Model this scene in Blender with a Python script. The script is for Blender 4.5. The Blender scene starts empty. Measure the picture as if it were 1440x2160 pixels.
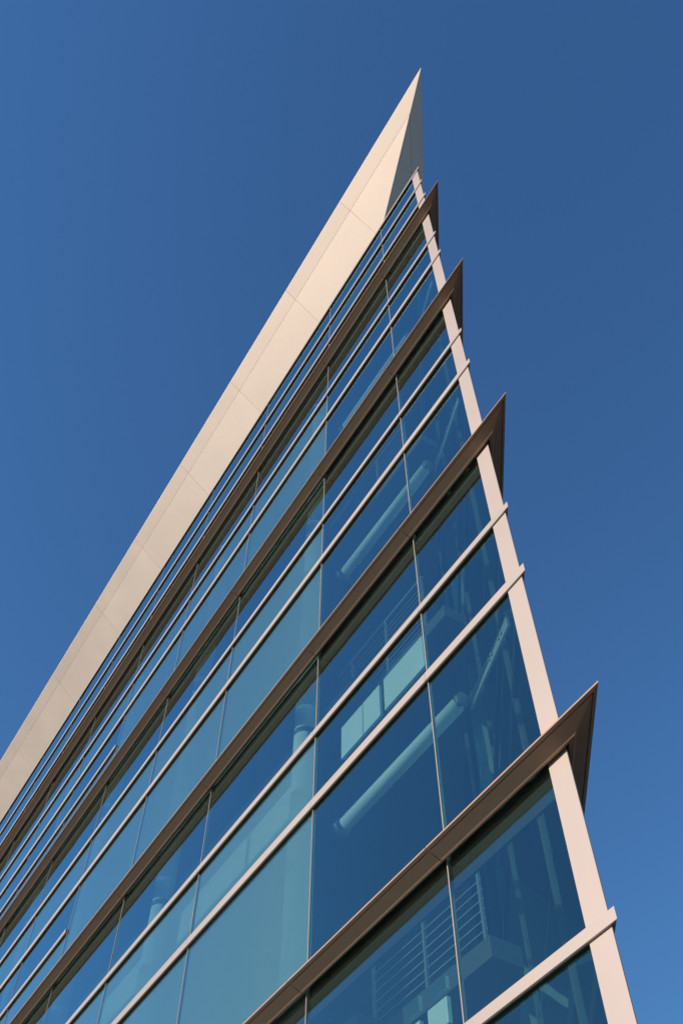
import bpy, bmesh, math, random
from mathutils import Matrix, Vector
random.seed(7)
R = math.radians
scene = bpy.context.scene
col = scene.collection

# ------------------------------------------------------------------ camera
CAM_Z = 1.6
PITCH, ROLL = 0.9918, -0.00578
cd = bpy.data.cameras.new('camera')
cd.sensor_fit = 'VERTICAL'; cd.sensor_height = 36.0; cd.sensor_width = 24.0
cd.lens = 2007.34 / 2160 * 36.0
cd.clip_start = 0.05; cd.clip_end = 6000
cam = bpy.data.objects.new('camera', cd); col.objects.link(cam)
c_, s_ = math.cos(PITCH), math.sin(PITCH)
rt = Vector((1, 0, 0)); up = Vector((0, -s_, c_)); fw = Vector((0, c_, s_))
cr, sr = math.cos(ROLL), math.sin(ROLL)
rt2 = rt * cr - up * sr; up2 = rt * sr + up * cr
M = Matrix((rt2, up2, -fw)).transposed().to_4x4(); M.translation = (0, 0, CAM_Z)
cam.matrix_world = M
scene.camera = cam

# ------------------------------------------------------------------ sky and sun
SUN_AZ = R(-110.0)     # from +Y, clockwise seen from above
SUN_EL = R(20.5)
world = bpy.data.worlds.new('World'); scene.world = world; world.use_nodes = True
nt = world.node_tree; nt.nodes.clear()
wo = nt.nodes.new('ShaderNodeOutputWorld'); bg = nt.nodes.new('ShaderNodeBackground')
sky = nt.nodes.new('ShaderNodeTexSky'); sky.sky_type = 'NISHITA'; sky.sun_disc = False
sky.sun_elevation = SUN_EL; sky.sun_rotation = SUN_AZ
sky.altitude = 0; sky.air_density = 1.6; sky.dust_density = 0.0; sky.ozone_density = 10.0
bg.inputs[1].default_value = 0.116
nt.links.new(sky.outputs[0], bg.inputs[0]); nt.links.new(bg.outputs[0], wo.inputs[0])
sd = bpy.data.lights.new('sun', 'SUN'); sd.energy = 4.4; sd.angle = R(0.53); sd.color = (1.0, 0.81, 0.66)
sun = bpy.data.objects.new('sun', sd); col.objects.link(sun)
sdir = Vector((math.sin(SUN_AZ) * math.cos(SUN_EL), math.cos(SUN_AZ) * math.cos(SUN_EL), math.sin(SUN_EL)))
sun.rotation_euler = sdir.to_track_quat('Z', 'Y').to_euler()
sun.location = sdir * 60
vs = scene.view_settings
vs.view_transform = 'Standard'; vs.look = 'None'; vs.exposure = 0.35; vs.gamma = 1.0; vs.use_curve_mapping = False

# ------------------------------------------------------------------ materials
def new_mat(name):
    m = bpy.data.materials.new(name); m.use_nodes = True
    n = m.node_tree; n.nodes.clear()
    return m, n, n.nodes.new('ShaderNodeOutputMaterial')

def metal_paint(name, base, rough=0.38, metallic=0.35, var=0.06, bump=0.0, spec=0.5):
    m, n, out = new_mat(name)
    p = n.nodes.new('ShaderNodeBsdfPrincipled')
    tc = n.nodes.new('ShaderNodeTexCoord'); geo = n.nodes.new('ShaderNodeNewGeometry')
    ns = n.nodes.new('ShaderNodeTexNoise'); ns.inputs['Scale'].default_value = 0.9; ns.inputs['Detail'].default_value = 5
    n.links.new(geo.outputs['Position'], ns.inputs['Vector'])
    rmp = n.nodes.new('ShaderNodeMapRange')
    rmp.inputs['To Min'].default_value = 1 - var; rmp.inputs['To Max'].default_value = 1 + var
    n.links.new(ns.outputs[0], rmp.inputs[0])
    oi = n.nodes.new('ShaderNodeObjectInfo')
    rm2 = n.nodes.new('ShaderNodeMapRange')
    rm2.inputs['To Min'].default_value = 0.975; rm2.inputs['To Max'].default_value = 1.025
    n.links.new(oi.outputs['Random'], rm2.inputs[0])
    mu = n.nodes.new('ShaderNodeMath'); mu.operation = 'MULTIPLY'
    n.links.new(rmp.outputs[0], mu.inputs[0]); n.links.new(rm2.outputs[0], mu.inputs[1])
    vm = n.nodes.new('ShaderNodeVectorMath'); vm.operation = 'SCALE'
    vm.inputs[0].default_value = base; n.links.new(mu.outputs[0], vm.inputs['Scale'])
    n.links.new(vm.outputs[0], p.inputs['Base Color'])
    p.inputs['Metallic'].default_value = metallic
    p.inputs['Specular IOR Level'].default_value = spec
    rr = n.nodes.new('ShaderNodeMapRange')
    rr.inputs['To Min'].default_value = rough - 0.05; rr.inputs['To Max'].default_value = rough + 0.05
    n.links.new(ns.outputs[0], rr.inputs[0]); n.links.new(rr.outputs[0], p.inputs['Roughness'])
    if bump:
        n2 = n.nodes.new('ShaderNodeTexNoise'); n2.inputs['Scale'].default_value = 0.8; n2.inputs['Detail'].default_value = 1
        n.links.new(geo.outputs['Position'], n2.inputs['Vector'])
        b = n.nodes.new('ShaderNodeBump'); b.inputs['Strength'].default_value = 1.0; b.inputs['Distance'].default_value = bump
        n.links.new(n2.outputs[0], b.inputs['Height']); n.links.new(b.outputs[0], p.inputs['Normal'])
    n.links.new(p.outputs[0], out.inputs[0])
    return m

def matte(name, base, rough=0.8):
    m, n, out = new_mat(name)
    p = n.nodes.new('ShaderNodeBsdfPrincipled')
    geo = n.nodes.new('ShaderNodeNewGeometry'); ns = n.nodes.new('ShaderNodeTexNoise')
    ns.inputs['Scale'].default_value = 2.0; ns.inputs['Detail'].default_value = 6
    n.links.new(geo.outputs['Position'], ns.inputs['Vector'])
    r_ = n.nodes.new('ShaderNodeMapRange'); r_.inputs['To Min'].default_value = 0.9; r_.inputs['To Max'].default_value = 1.1
    n.links.new(ns.outputs[0], r_.inputs[0])
    vm = n.nodes.new('ShaderNodeVectorMath'); vm.operation = 'SCALE'; vm.inputs[0].default_value = base
    n.links.new(r_.outputs[0], vm.inputs['Scale']); n.links.new(vm.outputs[0], p.inputs['Base Color'])
    p.inputs['Roughness'].default_value = rough
    n.links.new(p.outputs[0], out.inputs[0])
    return m

GLASS_T = (0.46, 0.66, 0.66)
def glass_coated():
    m, n, out = new_mat('coated_glass')
    fr = n.nodes.new('ShaderNodeFresnel'); fr.inputs['IOR'].default_value = 1.55
    tr = n.nodes.new('ShaderNodeBsdfTransparent'); tr.inputs[0].default_value = (*GLASS_T, 1)
    gl = n.nodes.new('ShaderNodeBsdfGlossy'); gl.inputs['Color'].default_value = (0.74, 0.99, 0.98, 1); gl.inputs['Roughness'].default_value = 0.0
    geo = n.nodes.new('ShaderNodeNewGeometry'); ns = n.nodes.new('ShaderNodeTexNoise')
    ns.inputs['Scale'].default_value = 0.7; ns.inputs['Detail'].default_value = 1.0
    n.links.new(geo.outputs['Position'], ns.inputs['Vector'])
    b = n.nodes.new('ShaderNodeBump'); b.inputs['Strength'].default_value = 1.0; b.inputs['Distance'].default_value = 0.0035
    n.links.new(ns.outputs[0], b.inputs['Height']); n.links.new(b.outputs[0], gl.inputs['Normal'])
    mx = n.nodes.new('ShaderNodeMixShader')
    # several glass and coating surfaces together: 1 - (1 - F)^3
    sb = n.nodes.new('ShaderNodeMath'); sb.operation = 'SUBTRACT'; sb.inputs[0].default_value = 1.0
    pw = n.nodes.new('ShaderNodeMath'); pw.operation = 'POWER'; pw.inputs[1].default_value = 3.0
    s2 = n.nodes.new('ShaderNodeMath'); s2.operation = 'SUBTRACT'; s2.inputs[0].default_value = 1.0
    n.links.new(fr.outputs[0], sb.inputs[1]); n.links.new(sb.outputs[0], pw.inputs[0]); n.links.new(pw.outputs[0], s2.inputs[1])
    n.links.new(s2.outputs[0], mx.inputs[0]); n.links.new(tr.outputs[0], mx.inputs[1]); n.links.new(gl.outputs[0], mx.inputs[2])
    n.links.new(mx.outputs[0], out.inputs[0])
    return m

def glass_clear():
    m, n, out = new_mat('glass_inner_face')
    tr = n.nodes.new('ShaderNodeBsdfTransparent'); tr.inputs[0].default_value = (0.93, 0.97, 0.96, 1)
    n.links.new(tr.outputs[0], out.inputs[0])
    return m

def sheer(name, fac, colr):
    m, n, out = new_mat(name)
    tr = n.nodes.new('ShaderNodeBsdfTransparent')
    df = n.nodes.new('ShaderNodeBsdfDiffuse'); df.inputs[0].default_value = (*colr, 1)
    tl = n.nodes.new('ShaderNodeBsdfTranslucent'); tl.inputs[0].default_value = (*colr, 1)
    m1 = n.nodes.new('ShaderNodeMixShader'); m1.inputs[0].default_value = 0.3
    n.links.new(df.outputs[0], m1.inputs[1]); n.links.new(tl.outputs[0], m1.inputs[2])
    mx = n.nodes.new('ShaderNodeMixShader'); mx.inputs[0].default_value = fac
    n.links.new(tr.outputs[0], mx.inputs[1]); n.links.new(m1.outputs[0], mx.inputs[2])
    n.links.new(mx.outputs[0], out.inputs[0])
    return m

def paving():
    m, n, out = new_mat('plaza_paving')
    p = n.nodes.new('ShaderNodeBsdfPrincipled'); geo = n.nodes.new('ShaderNodeNewGeometry')
    br = n.nodes.new('ShaderNodeTexBrick'); br.inputs['Scale'].default_value = 1.2
    br.inputs['Color1'].default_value = (0.062, 0.041, 0.030, 1); br.inputs['Color2'].default_value = (0.052, 0.035, 0.026, 1)
    br.inputs['Mortar'].default_value = (0.035, 0.03, 0.027, 1); br.inputs['Mortar Size'].default_value = 0.01
    n.links.new(geo.outputs['Position'], br.inputs['Vector'])
    n.links.new(br.outputs[0], p.inputs['Base Color']); p.inputs['Roughness'].default_value = 0.85
    n.links.new(p.outputs[0], out.inputs[0])
    return m

MT = dict(
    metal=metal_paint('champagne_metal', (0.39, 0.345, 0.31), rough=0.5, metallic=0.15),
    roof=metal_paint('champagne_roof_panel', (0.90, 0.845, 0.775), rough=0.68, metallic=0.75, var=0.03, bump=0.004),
    fin=metal_paint('champagne_fin_shaded', (0.42, 0.29, 0.212), rough=0.6, metallic=0.0, spec=0.15),  # same paint as metal; browner base carries the undersides' shaded tone
    dark=matte('dark_channel', (0.03, 0.028, 0.025), 0.6),
    gasket=matte('black_gasket', (0.02, 0.02, 0.02), 0.5),
    seam=metal_paint('seam_backing', (0.86, 0.80, 0.73), rough=0.66, metallic=0.7),
    glass=glass_coated(), clear=glass_clear(),
    blind=sheer('sheer_roller_blind', 0.5, (0.72, 0.72, 0.70)),
    white=matte('white_plaster', (0.78, 0.78, 0.76)),
    steel=matte('white_painted_steel', (0.72, 0.73, 0.72), 0.5),
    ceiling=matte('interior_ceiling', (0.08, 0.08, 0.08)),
    inner=matte('interior_wall', (0.16, 0.16, 0.16)),
    spandrel=matte('spandrel_panel', (0.09, 0.095, 0.10)),
    shaded=matte('dark_shade_tone', (0.10, 0.085, 0.07), 0.5),  # dark base stands in for shade on far mullions and column rings
    rail=matte('grey_painted_steel', (0.17, 0.18, 0.19), 0.5),
    beam=matte('galvanised_steel', (0.36, 0.37, 0.37), 0.5),
    wire=matte('stainless_wire', (0.45, 0.45, 0.45), 0.35),
    paving=paving(),
)

# ------------------------------------------------------------------ frames of the two facades
S = 5.64
BE, TH = 0.27665, -0.54723
P0 = Vector((S * math.sin(BE), S * math.cos(BE), 0))
D1 = Vector((math.sin(TH), math.cos(TH), 0))
N1 = Vector((-D1.y, D1.x, 0))                       # outward, towards the camera
AP = -0.22                                          # where the two wall planes meet
TH2 = R(4.3)
D2 = Vector((math.sin(TH2), math.cos(TH2), 0))
N2 = Vector((D2.y, -D2.x, 0))                       # outward, away from the camera
COT = 1 / math.tan((TH2 - TH) / 2)
OR1 = Vector((0, 0, 0))
OR2 = D1 * AP
class Frame:
    def __init__(s, o, d, n, sg): s.o, s.d, s.n, s.sg = o, d, n, sg; s.ang = math.atan2(d.y, d.x)
    def w(s, u, o, z): return s.o + s.d * u + s.n * o + Vector((0, 0, z))
F1 = Frame(OR1, D1, N1, 1); F2 = Frame(OR2, D2, N2, -1)
U0 = [0.0, 1.322, 3.554, 6.607] + [6.607 + 3.0497 * k for k in range(1, 11)]     # mullion lines
UEND = U0[-1]
ZA = CAM_Z + 4.859
ZF = [ZA, ZA + 4.58, ZA + 9.153, ZA + 13.738]       # fin levels
ZR = ZF[3] + 3.46                                   # top of the glass wall

# ------------------------------------------------------------------ object helpers
bld = bpy.data.objects.new('office_building', None); col.objects.link(bld); bld.location = P0
bld['label'] = 'sharp wedge-shaped glass office building with beige metal fins and pointed overhanging roof'
bld['category'] = 'building'

def link(name, me, mat, parent, loc=(0, 0, 0), rz=0.0):
    o = bpy.data.objects.new(name, me); col.objects.link(o); o.parent = parent
    o.location = loc; o.rotation_euler = (0, 0, rz)
    if mat is not None and not me.materials: me.materials.append(mat)
    return o

def mesh_of(name, verts, faces, smooth=False):
    me = bpy.data.meshes.new(name); bm = bmesh.new()
    vs_ = [bm.verts.new(v) for v in verts]
    for f in faces: bm.faces.new([vs_[i] for i in f])
    bmesh.ops.recalc_face_normals(bm, faces=bm.faces[:])
    if smooth:
        for f in bm.faces: f.smooth = True
    bm.to_mesh(me); bm.free()
    return me

cache = {}
def prism(name, fr, prof, u0, u1, mat, parent, m0=0.0, m1=0.0, z=0.0, off=0.0):
    """profile of (outward, up) points pushed along the facade from u0 to u1; m0/m1 mitre the ends"""
    L = u1 - u0
    key = (tuple(prof), round(L, 4), m0, m1, fr.sg, mat.name)
    if key not in cache:
        n = len(prof)
        vs_ = [(-m0 * y, fr.sg * y, zz) for y, zz in prof] + [(L - m1 * y, fr.sg * y, zz) for y, zz in prof]
        fc = [tuple(range(n)), tuple(range(n, 2 * n))] + [(i, (i + 1) % n, n + (i + 1) % n, n + i) for i in range(n)]
        me = mesh_of(name, vs_, fc); me.materials.append(mat); cache[key] = me
    base = Vector((0, 0, 0)) if parent is bld else parent.location
    loc = fr.w(u0, off, z)
    o = link(name, cache[key], None, parent)
    if parent is bld:
        o.location = loc; o.rotation_euler = (0, 0, fr.ang)
    else:   # parent carries no rotation
        o.location = loc - parent.location; o.rotation_euler = (0, 0, fr.ang)
    return o

def wbox(name, fr, u0, u1, o0, o1, z0, z1, mat, parent):
    return prism(name, fr, [(o0, 0), (o1, 0), (o1, z1 - z0), (o0, z1 - z0)], u0, u1, mat, parent, z=z0)

def poly_slab(name, pts, z0, z1, mat, parent):
    n = len(pts)
    vs_ = [(p.x, p.y, z0) for p in pts] + [(p.x, p.y, z1) for p in pts]
    fc = [tuple(range(n)), tuple(range(n, 2 * n))] + [(i, (i + 1) % n, n + (i + 1) % n, n + i) for i in range(n)]
    me = mesh_of(name, vs_, fc); me.materials.append(mat)
    return link(name, me, None, parent)

def tube(name, a, b, r, mat, parent, seg=20, r2=None, z0off=None):
    a = Vector(a); b = Vector(b); ax = (b - a); L = ax.length; ax.normalize()
    q = ax.to_track_quat('Z', 'Y')
    vs_ = []; r2 = r if r2 is None else r2
    for k in range(seg):
        t = 2 * math.pi * k / seg; vs_.append(q @ Vector((r * math.cos(t), r * math.sin(t), 0)))
    for k in range(seg):
        t = 2 * math.pi * k / seg; vs_.append(q @ Vector((r2 * math.cos(t), r2 * math.sin(t), L)))
    fc = [tuple(range(seg)), tuple(range(seg, 2 * seg))] + [(i, (i + 1) % seg, seg + (i + 1) % seg, seg + i) for i in range(seg)]
    me = mesh_of(name, vs_, fc)
    for f in me.polygons: f.use_smooth = len(f.vertices) == 4
    me.materials.append(mat)
    loc = a if parent is bld else a - parent.location
    return link(name, me, None, parent, loc)

# ------------------------------------------------------------------ ground
gm = mesh_of('ground', [(-3000, -3000, 0), (3000, -3000, 0), (3000, 3000, 0), (-3000, 3000, 0)], [(0, 1, 2, 3)])
g = bpy.data.objects.new('ground', gm); col.objects.link(g); gm.materials.append(MT['paving'])
g['kind'] = 'structure'; g['label'] = 'paved ground around the glass building'

# ------------------------------------------------------------------ vertical structure of the wall
GL = -0.02                                          # outer face of the glass
post_pts = [F1.w(0, 0, 0), F1.w(AP + 0.012, 0, 0), F2.w(0.012, 0, 0), F2.w(0.20, 0, 0), F2.w(0.20, -0.065, 0), F1.w(0, -0.065, 0)]
poly_slab('corner_post', post_pts, 0.0, ZR - 0.07, MT['metal'], bld)
for u in U0[1:]:
    wbox('mullion', F1, u - 0.005, u + 0.005, -0.05, GL + 0.006, 0.0, ZR - 0.02, MT['metal'], bld)
    wbox('mullion', F2, u + 0.22 - 0.006, u + 0.22 + 0.006, -0.05, -0.004, 0.0, ZR - 0.02, MT['shaded'], bld)  # same paint as the front mullions, darkened to look shaded

# rows: list of (lower, upper) of the glass for each storey, and the transoms between them
def storey(zf, low):
    rows = [(zf - 1.355, zf + 0.10), (zf - 2.415, zf - 1.355), (low, zf - 2.415)]
    return rows
rows1 = []                                          # (z0, z1, kind)
trans = []                                          # (z_top, height, from bay)
for i, zf in enumerate(ZF):
    low = ZF[i - 1] + 0.10 if i else 1.90
    rows1 += [(zf - 1.355, zf + 0.10, 'clerestory', i), (zf - 2.415, zf - 1.355, 'middle', i), (low, zf - 2.415, 'lower', i)]
    trans += [(zf - 1.31, 0.09, 0), (zf - 2.36, 0.11, 0)]
    if i: trans.append((zf - 3.39, 0.085, 5))
rows1.append((0.02, 1.90, 'base', 0)); trans.append((1.95, 0.11, 0))
T3, T2, T1 = ZF[3] + 1.30, ZF[3] + 2.375, ZR + 0.02
rows1 += [(T2 - .045, T1 - .06, 'top', 4), (T3 - .045, T2 - .045, 'top', 4), (ZF[3] + .1, T3 - .045, 'top', 4)]
trans += [(T1, 0.09, 0), (T2, 0.09, 0), (T3, 0.09, 0)]

pane_cache = {}
def pane(fr, u0, u1, z0, z1, parent=bld):
    w, h = u1 - u0 - 0.016, z1 - z0 - 0.01
    key = (round(w, 3), round(h, 3), fr.sg)
    if key not in pane_cache:
        t = 0.024; x, zz = w / 2, h / 2; s = fr.sg
        vs_ = [(-x, 0, -zz), (x, 0, -zz), (x, 0, zz), (-x, 0, zz), (-x, -t * s, -zz), (x, -t * s, -zz), (x, -t * s, zz), (-x, -t * s, zz)]
        fc = [(0, 1, 2, 3), (4, 5, 6, 7), (0, 1, 5, 4), (1, 2, 6, 5), (2, 3, 7, 6), (3, 0, 4, 7)]
        me = mesh_of('glass_pane', vs_, fc); me.materials.append(MT['glass']); me.materials.append(MT['clear'])
        for p in me.polygons: p.material_index = 0 if abs(p.center.y) < 1e-6 else 1
        pane_cache[key] = me
    o = link('glass_pane', pane_cache[key], None, parent)
    o.location = fr.w((u0 + u1) / 2, GL, (z0 + z1) / 2)
    a = min(0.0028, 0.006 / max(w, h))
    o.rotation_euler = (random.uniform(-a, a), 0, fr.ang + random.uniform(-a, a))
    return o

BAY1 = list(zip(U0[:-1], U0[1:]))
for (z0, z1, kind, i) in rows1:
    for b, (a, c) in enumerate(BAY1):
        if kind == 'lower' and i and b >= 5:
            zs = ZF[i] - 3.43
            pane(F1, a, c, zs, z1); pane(F1, a, c, z0, zs)
            spans = [(z0, zs)]
        else:
            pane(F1, a, c, z0, z1); spans = [(z0, z1)]
        if kind in ('middle', 'lower') and b >= 2 and i:
            for (q0, q1) in spans:
                wbox('roller_blind', F1, a + 0.009, c - 0.009, -0.053, -0.049, q0 + 0.006, q1 - 0.006, MT['blind'], bld)
for b, (a, c) in enumerate(BAY1):
    a2 = a + 0.22 if b else 0.20
    for z0, z1 in [(0.02, ZF[0] + .1)] + [(ZF[k] + .1, ZF[k + 1] + .1) for k in range(3)] + [(ZF[3] + .1, ZR - .05)]:
        pane(F2, a2, c + 0.22, z0, z1)

def reparent(o, par, fr):
    cw = Matrix.Translation(par.location) @ Matrix.Rotation(fr.ang, 4, 'Z')
    lm = cw.inverted() @ (Matrix.Translation(o.location) @ Matrix.Rotation(fr.ang, 4, 'Z'))
    o.parent = par; o.location = lm.translation; o.rotation_euler = lm.to_euler()

for (zt, h, b0) in trans:
    prof = [(0.001, -h), (0.017, -h), (0.02, -h + 0.003), (0.02, -0.003), (0.017, 0), (0.001, 0)]
    gprof = [(-0.045, -h + 0.004), (0.0, -h + 0.004), (0.0, -0.004), (-0.045, -0.004)]
    for fr, sh in ((F1, 0.0), (F2, -AP)):
        bays = BAY1 if fr is F1 else [(0.0, UEND)]
        for b, (a, c) in enumerate(bays):
            if b < b0 or (fr is F2 and b0): continue
            if b == 0:
                o = prism('transom', fr, prof, AP + sh, c + sh - 0.002, MT['metal'], bld, m0=COT, z=zt)
                k = prism('gasket', fr, gprof, (0.0 if fr is F1 else 0.2), c + sh - 0.002, MT['gasket'], bld, z=zt)
            else:
                a1 = a + 0.002 if b > b0 else a + 0.02
                o = prism('transom', fr, prof, a1, c - 0.002, MT['metal'], bld, z=zt)
                k = prism('gasket', fr, gprof, a1, c - 0.002, MT['gasket'], bld, z=zt)
            reparent(k, o, fr)

# ------------------------------------------------------------------ sunshade fins, one per level, panel by panel
FINP = [(0.013, 0.03), (0.018, 0.010), (0.030, 0.001), (0.045, 0.0), (0.060, 0.009), (0.156, 0.0443), (0.157, 0.060), (0.164, 0.062),
        (0.165, 0.0475), (0.190, 0.0570), (0.192, 0.0590), (0.192, 0.071), (0.190, 0.074), (0.013, 0.112)]
FINP = [(y, z + 0.012) for y, z in FINP]
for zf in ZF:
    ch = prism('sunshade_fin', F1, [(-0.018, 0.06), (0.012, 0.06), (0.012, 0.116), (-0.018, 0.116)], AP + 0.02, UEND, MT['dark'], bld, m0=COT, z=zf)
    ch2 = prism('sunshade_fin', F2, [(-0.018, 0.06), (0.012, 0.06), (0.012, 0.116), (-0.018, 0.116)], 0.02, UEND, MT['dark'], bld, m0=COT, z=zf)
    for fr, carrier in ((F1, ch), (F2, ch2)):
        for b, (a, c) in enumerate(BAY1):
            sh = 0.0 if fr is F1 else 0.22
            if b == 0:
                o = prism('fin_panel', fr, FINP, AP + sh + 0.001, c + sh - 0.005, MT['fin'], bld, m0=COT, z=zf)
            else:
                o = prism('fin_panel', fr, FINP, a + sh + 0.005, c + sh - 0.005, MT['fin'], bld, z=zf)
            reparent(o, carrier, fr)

# ------------------------------------------------------------------ pointed roof: two sloping panel bands on each side
RL, RC, RT = (-1.0, -0.86), (0.10, 0.0), (0.44, 0.256)   # outward, up from the crease
J1 = [2.43, 5.45, 8.9, 12.4, 15.9, 19.3, 23.3, 27.6, 31.6, 34.6]
def band(p, q, t0, t1, g):
    """thin plate along p->q (outward, up), from depth t0 to t1 behind the face, g off both edges"""
    dx, dz = q[0] - p[0], q[1] - p[1]; L = math.hypot(dx, dz); dx /= L; dz /= L
    nx, nz = -dz, dx                                # up and inward
    pts = []
    for e, t in ((g, t0), (L - g, t0), (L - g, t1), (g, t1)):
        pts.append((p[0] + dx * e + nx * t, p[1] + dz * e + nz * t))
    return pts
Z0R = ZF[3] + 8.08
core = [(RL[0] - 0.02, RL[1] + 0.02), (RL[0] + 0.004, RL[1] + 0.009), (RC[0] - .004, RC[1] + 0.008), (RT[0] - 0.006, RT[1] + 0.005), (RT[0] - 0.004, RT[1] + 0.03), (RL[0] - 0.02, RT[1] + 0.16)]
for fr, ua in ((F1, AP), (F2, 0.0)):
    shift = 0.0 if fr is F1 else -AP
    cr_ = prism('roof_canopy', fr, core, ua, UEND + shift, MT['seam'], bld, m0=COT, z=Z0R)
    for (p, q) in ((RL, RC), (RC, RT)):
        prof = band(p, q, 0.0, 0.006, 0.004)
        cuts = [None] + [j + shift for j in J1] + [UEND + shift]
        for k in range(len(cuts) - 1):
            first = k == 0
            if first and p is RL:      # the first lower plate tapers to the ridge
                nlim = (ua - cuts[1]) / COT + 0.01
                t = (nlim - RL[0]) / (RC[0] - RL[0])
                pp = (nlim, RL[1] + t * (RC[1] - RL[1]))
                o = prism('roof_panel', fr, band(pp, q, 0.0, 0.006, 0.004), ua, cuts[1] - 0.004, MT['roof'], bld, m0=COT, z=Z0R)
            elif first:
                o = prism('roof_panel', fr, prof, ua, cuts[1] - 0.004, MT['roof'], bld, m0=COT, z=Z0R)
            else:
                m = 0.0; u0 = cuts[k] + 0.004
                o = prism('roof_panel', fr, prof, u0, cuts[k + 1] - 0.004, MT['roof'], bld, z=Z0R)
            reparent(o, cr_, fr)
# the parapet deck behind the glass, the set-back wall under the roof and the roof deck
def depth2(u): return (u - AP) * math.tan(TH2 - TH)
SB = 1.3                                            # set-back of the top wall behind the glass
usb = AP + SB * COT
deck = [F1.w(0.25, -0.06, 0), F1.w(UEND, -0.06, 0), F1.w(UEND, -depth2(UEND) + 0.1, 0), F2.w(0.5, -0.06, 0)]
poly_slab('roof_deck', deck, ZR - 0.06, ZR - 0.02, MT['ceiling'], bld)
wbox('penthouse_wall', F1, usb, UEND, -SB - 0.2, -SB, ZR - 0.02, Z0R - 0.6, MT['inner'], bld)
wbox('penthouse_wall', F2, usb + 0.22, UEND, -SB - 0.2, -SB, ZR - 0.02, Z0R - 0.6, MT['inner'], bld)
deck2 = [F1.w(AP + 0.9 * COT, -0.9, 0), F1.w(UEND, -0.9, 0), F1.w(UEND, -depth2(UEND) + 1.0, 0), F2.w(0.9 * COT, -0.9, 0)]
poly_slab('roof_deck', deck2, Z0R + 0.40, Z0R + 0.44, MT['ceiling'], bld)
poly_slab('end_wall', [F1.w(UEND + .02, 0, 0), F1.w(UEND + .3, 0, 0), F1.w(UEND + .3, -depth2(UEND), 0), F1.w(UEND + .02, -depth2(UEND), 0)], 0, ZR, MT['inner'], bld)

# ------------------------------------------------------------------ what shows through the glass
UO = U0[2] + 0.1
for zf in ZF:
    pts = [F1.w(UO, -0.62, 0), F1.w(UEND - .05, -0.62, 0), F1.w(UEND - .05, -depth2(UEND) + .6, 0), F1.w(UO, -depth2(UO) + .35, 0)]
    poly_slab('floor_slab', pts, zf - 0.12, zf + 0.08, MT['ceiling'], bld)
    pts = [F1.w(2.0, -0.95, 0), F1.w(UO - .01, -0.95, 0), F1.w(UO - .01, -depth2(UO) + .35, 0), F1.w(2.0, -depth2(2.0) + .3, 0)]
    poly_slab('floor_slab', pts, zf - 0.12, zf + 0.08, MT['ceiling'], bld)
wbox('daylight_block_wall', F1, 6.0, UEND - .1, -4.2, -4.0, 0, ZR - .1, MT['inner'], bld)  # unseen wall added to block daylight from the second facade
for b, (a, c) in enumerate(BAY1):
    wbox('spandrel_panel', F1, a + 0.02 if b else 0.05, c - 0.02, -0.17, -0.14, ZF[3] + 0.16, ZR - 0.1, MT['spandrel'], bld)
for u in (4.55, 8.98, 13.4, 17.85, 22.3, 26.75, 31.2):
    for k, zf in enumerate(ZF):
        zb = ZF[k - 1] + 0.08 if k else 0.0
        co = tube('column', F1.w(u, -0.42, zb), F1.w(u, -0.42, zf + 0.07), 0.155, MT['white'], bld, 28)
        tube('shadow_ring', F1.w(u, -0.42, zf - 0.42), F1.w(u, -0.42, zf - 0.34), 0.162, MT['shaded'], co, 28)  # dark ring painted in place of the fin's shadow on the column
for zf in ZF:
    for b, (a, c) in enumerate(BAY1):
        wbox('spandrel_panel', F1, a + 0.01 if b else 0.01, c - 0.01, -0.08, -0.055, zf - 0.22, zf + 0.095, MT['gasket'], bld)  # added black strip standing in for the shade behind the glass
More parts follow.
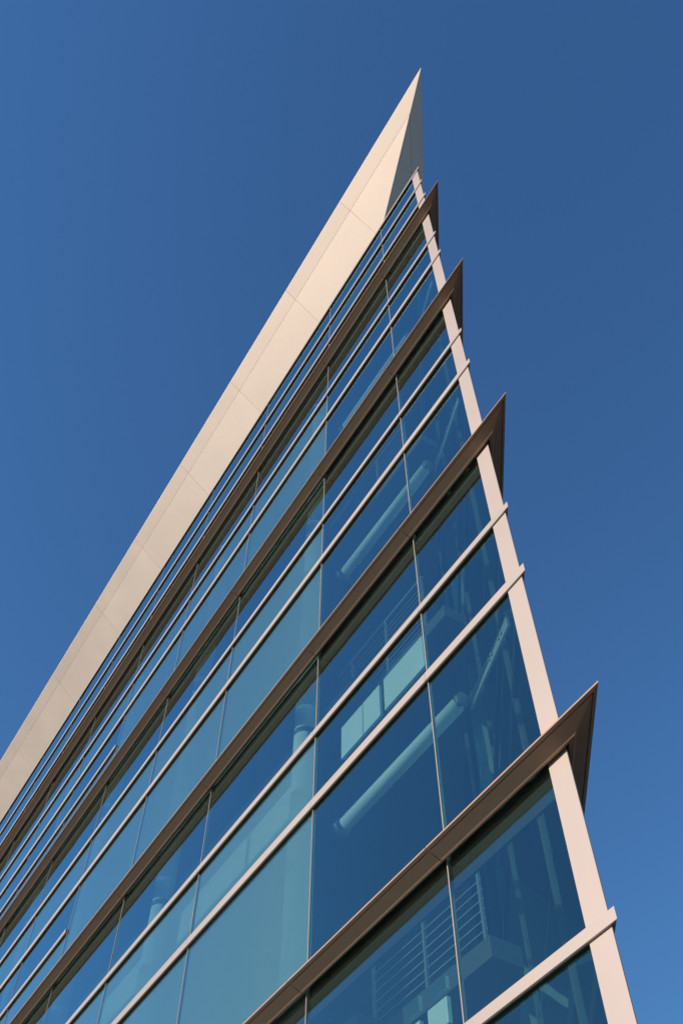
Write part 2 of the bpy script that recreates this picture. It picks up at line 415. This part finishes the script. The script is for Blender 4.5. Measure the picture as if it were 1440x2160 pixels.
# steel girts behind the glass of the stair bays, and the beam along the prow's centre line
BIS = (D1 + D2).normalized()
for k, zf in enumerate(ZF[:3]):
    zz = zf + 1.98
    gt = tube('girt', F1.w(1.25, -0.36, zz), F1.w(3.42, -0.36, zz), 0.08, MT['white'], bld, 24)
    for (u, s) in ((3.47, 0.11), (1.22, 0.09)):
        br = tube('bracket', F1.w(u, -0.36, zz), F1.w(u + 0.06, -0.36, zz), s, MT['rail'], gt, 6)
    wb = wbox('flat_bar', F1, 1.6, 3.3, -0.52, -0.50, zz + 0.16, zz + 0.26, MT['steel'], bld)
    a = OR2 + BIS * 0.45 + Vector((0, 0, zz - .06)); side = Vector((BIS.y, -BIS.x, 0))
    L = 1.1; me_v = []
    for s in (0, L):
        for (q, w) in ((-.012, 0), (.012, 0), (.012, .15), (-.012, .15)):
            p = BIS * s + side * q + Vector((0, 0, w)); me_v.append(tuple(p))
    me = mesh_of('prow_beam', me_v, [(0, 1, 2, 3), (4, 5, 6, 7), (0, 1, 5, 4), (1, 2, 6, 5), (2, 3, 7, 6), (3, 0, 4, 7)])
    pb = link('prow_beam', me, MT['beam'], bld, a)
    for s in (0.15, 0.22, 0.42, 0.49):
        p = a + BIS * s + Vector((0, 0, .06)) - side * 0.012
        tube('bolt', p, p - side * 0.02, 0.014, MT['wire'], pb, 8)
# white bulkhead under the second fin level
for (u0, u1) in ((2.1, 2.95), (3.05, 3.95), (5.1, 6.4), (6.5, 8.6), (9.6, 11.5)):
    wbox('bulkhead_sunpatch', F1, u0, u1, -0.66, -0.62, ZF[1] - 1.15, ZF[1] - 0.62, MT['white'], bld)
for (u0, u1, d0, d1) in ((2.26, 2.54, -0.37, -0.26), (2.26, 2.54, -0.66, -0.44), (2.66, 2.86, -0.37, -0.24), (2.66, 2.86, -0.66, -0.46)):
    wbox('bulkhead_sunpatch', F1, u0, u1, -0.66, -0.62, ZF[0] + d0, ZF[0] + d1, MT['white'], bld)  # white pieces cut to the shape of sunlight patches
# cable railings at the open floor edges
for (zf, o, u0, u1) in ((ZF[0], -0.98, 2.05, 3.9), (ZF[1], -0.98, 2.4, 4.6), (ZF[2], -0.98, 2.4, 4.2)):
    z0 = zf + 0.08
    rl = wbox('railing', F1, u0, u1, o - 0.02, o + 0.02, z0 + 1.03, z0 + 1.07, MT['rail'], bld)
    k = 0; u = u0 + 0.02
    while u < u1:
        p = wbox('railing_post', F1, u, u + 0.03, o - 0.015, o + 0.015, z0, z0 + 1.03, MT['rail'], bld)
        reparent(p, rl, F1)
        u += 0.9
    for j in range(9):
        p = wbox('cable', F1, u0, u1, o - 0.003, o + 0.003, z0 + 0.1 * (j + 1), z0 + 0.1 * (j + 1) + 0.006, MT['wire'], bld)
        reparent(p, rl, F1)
scene.cycles.max_bounces = 12
scene.cycles.transparent_max_bounces = 24
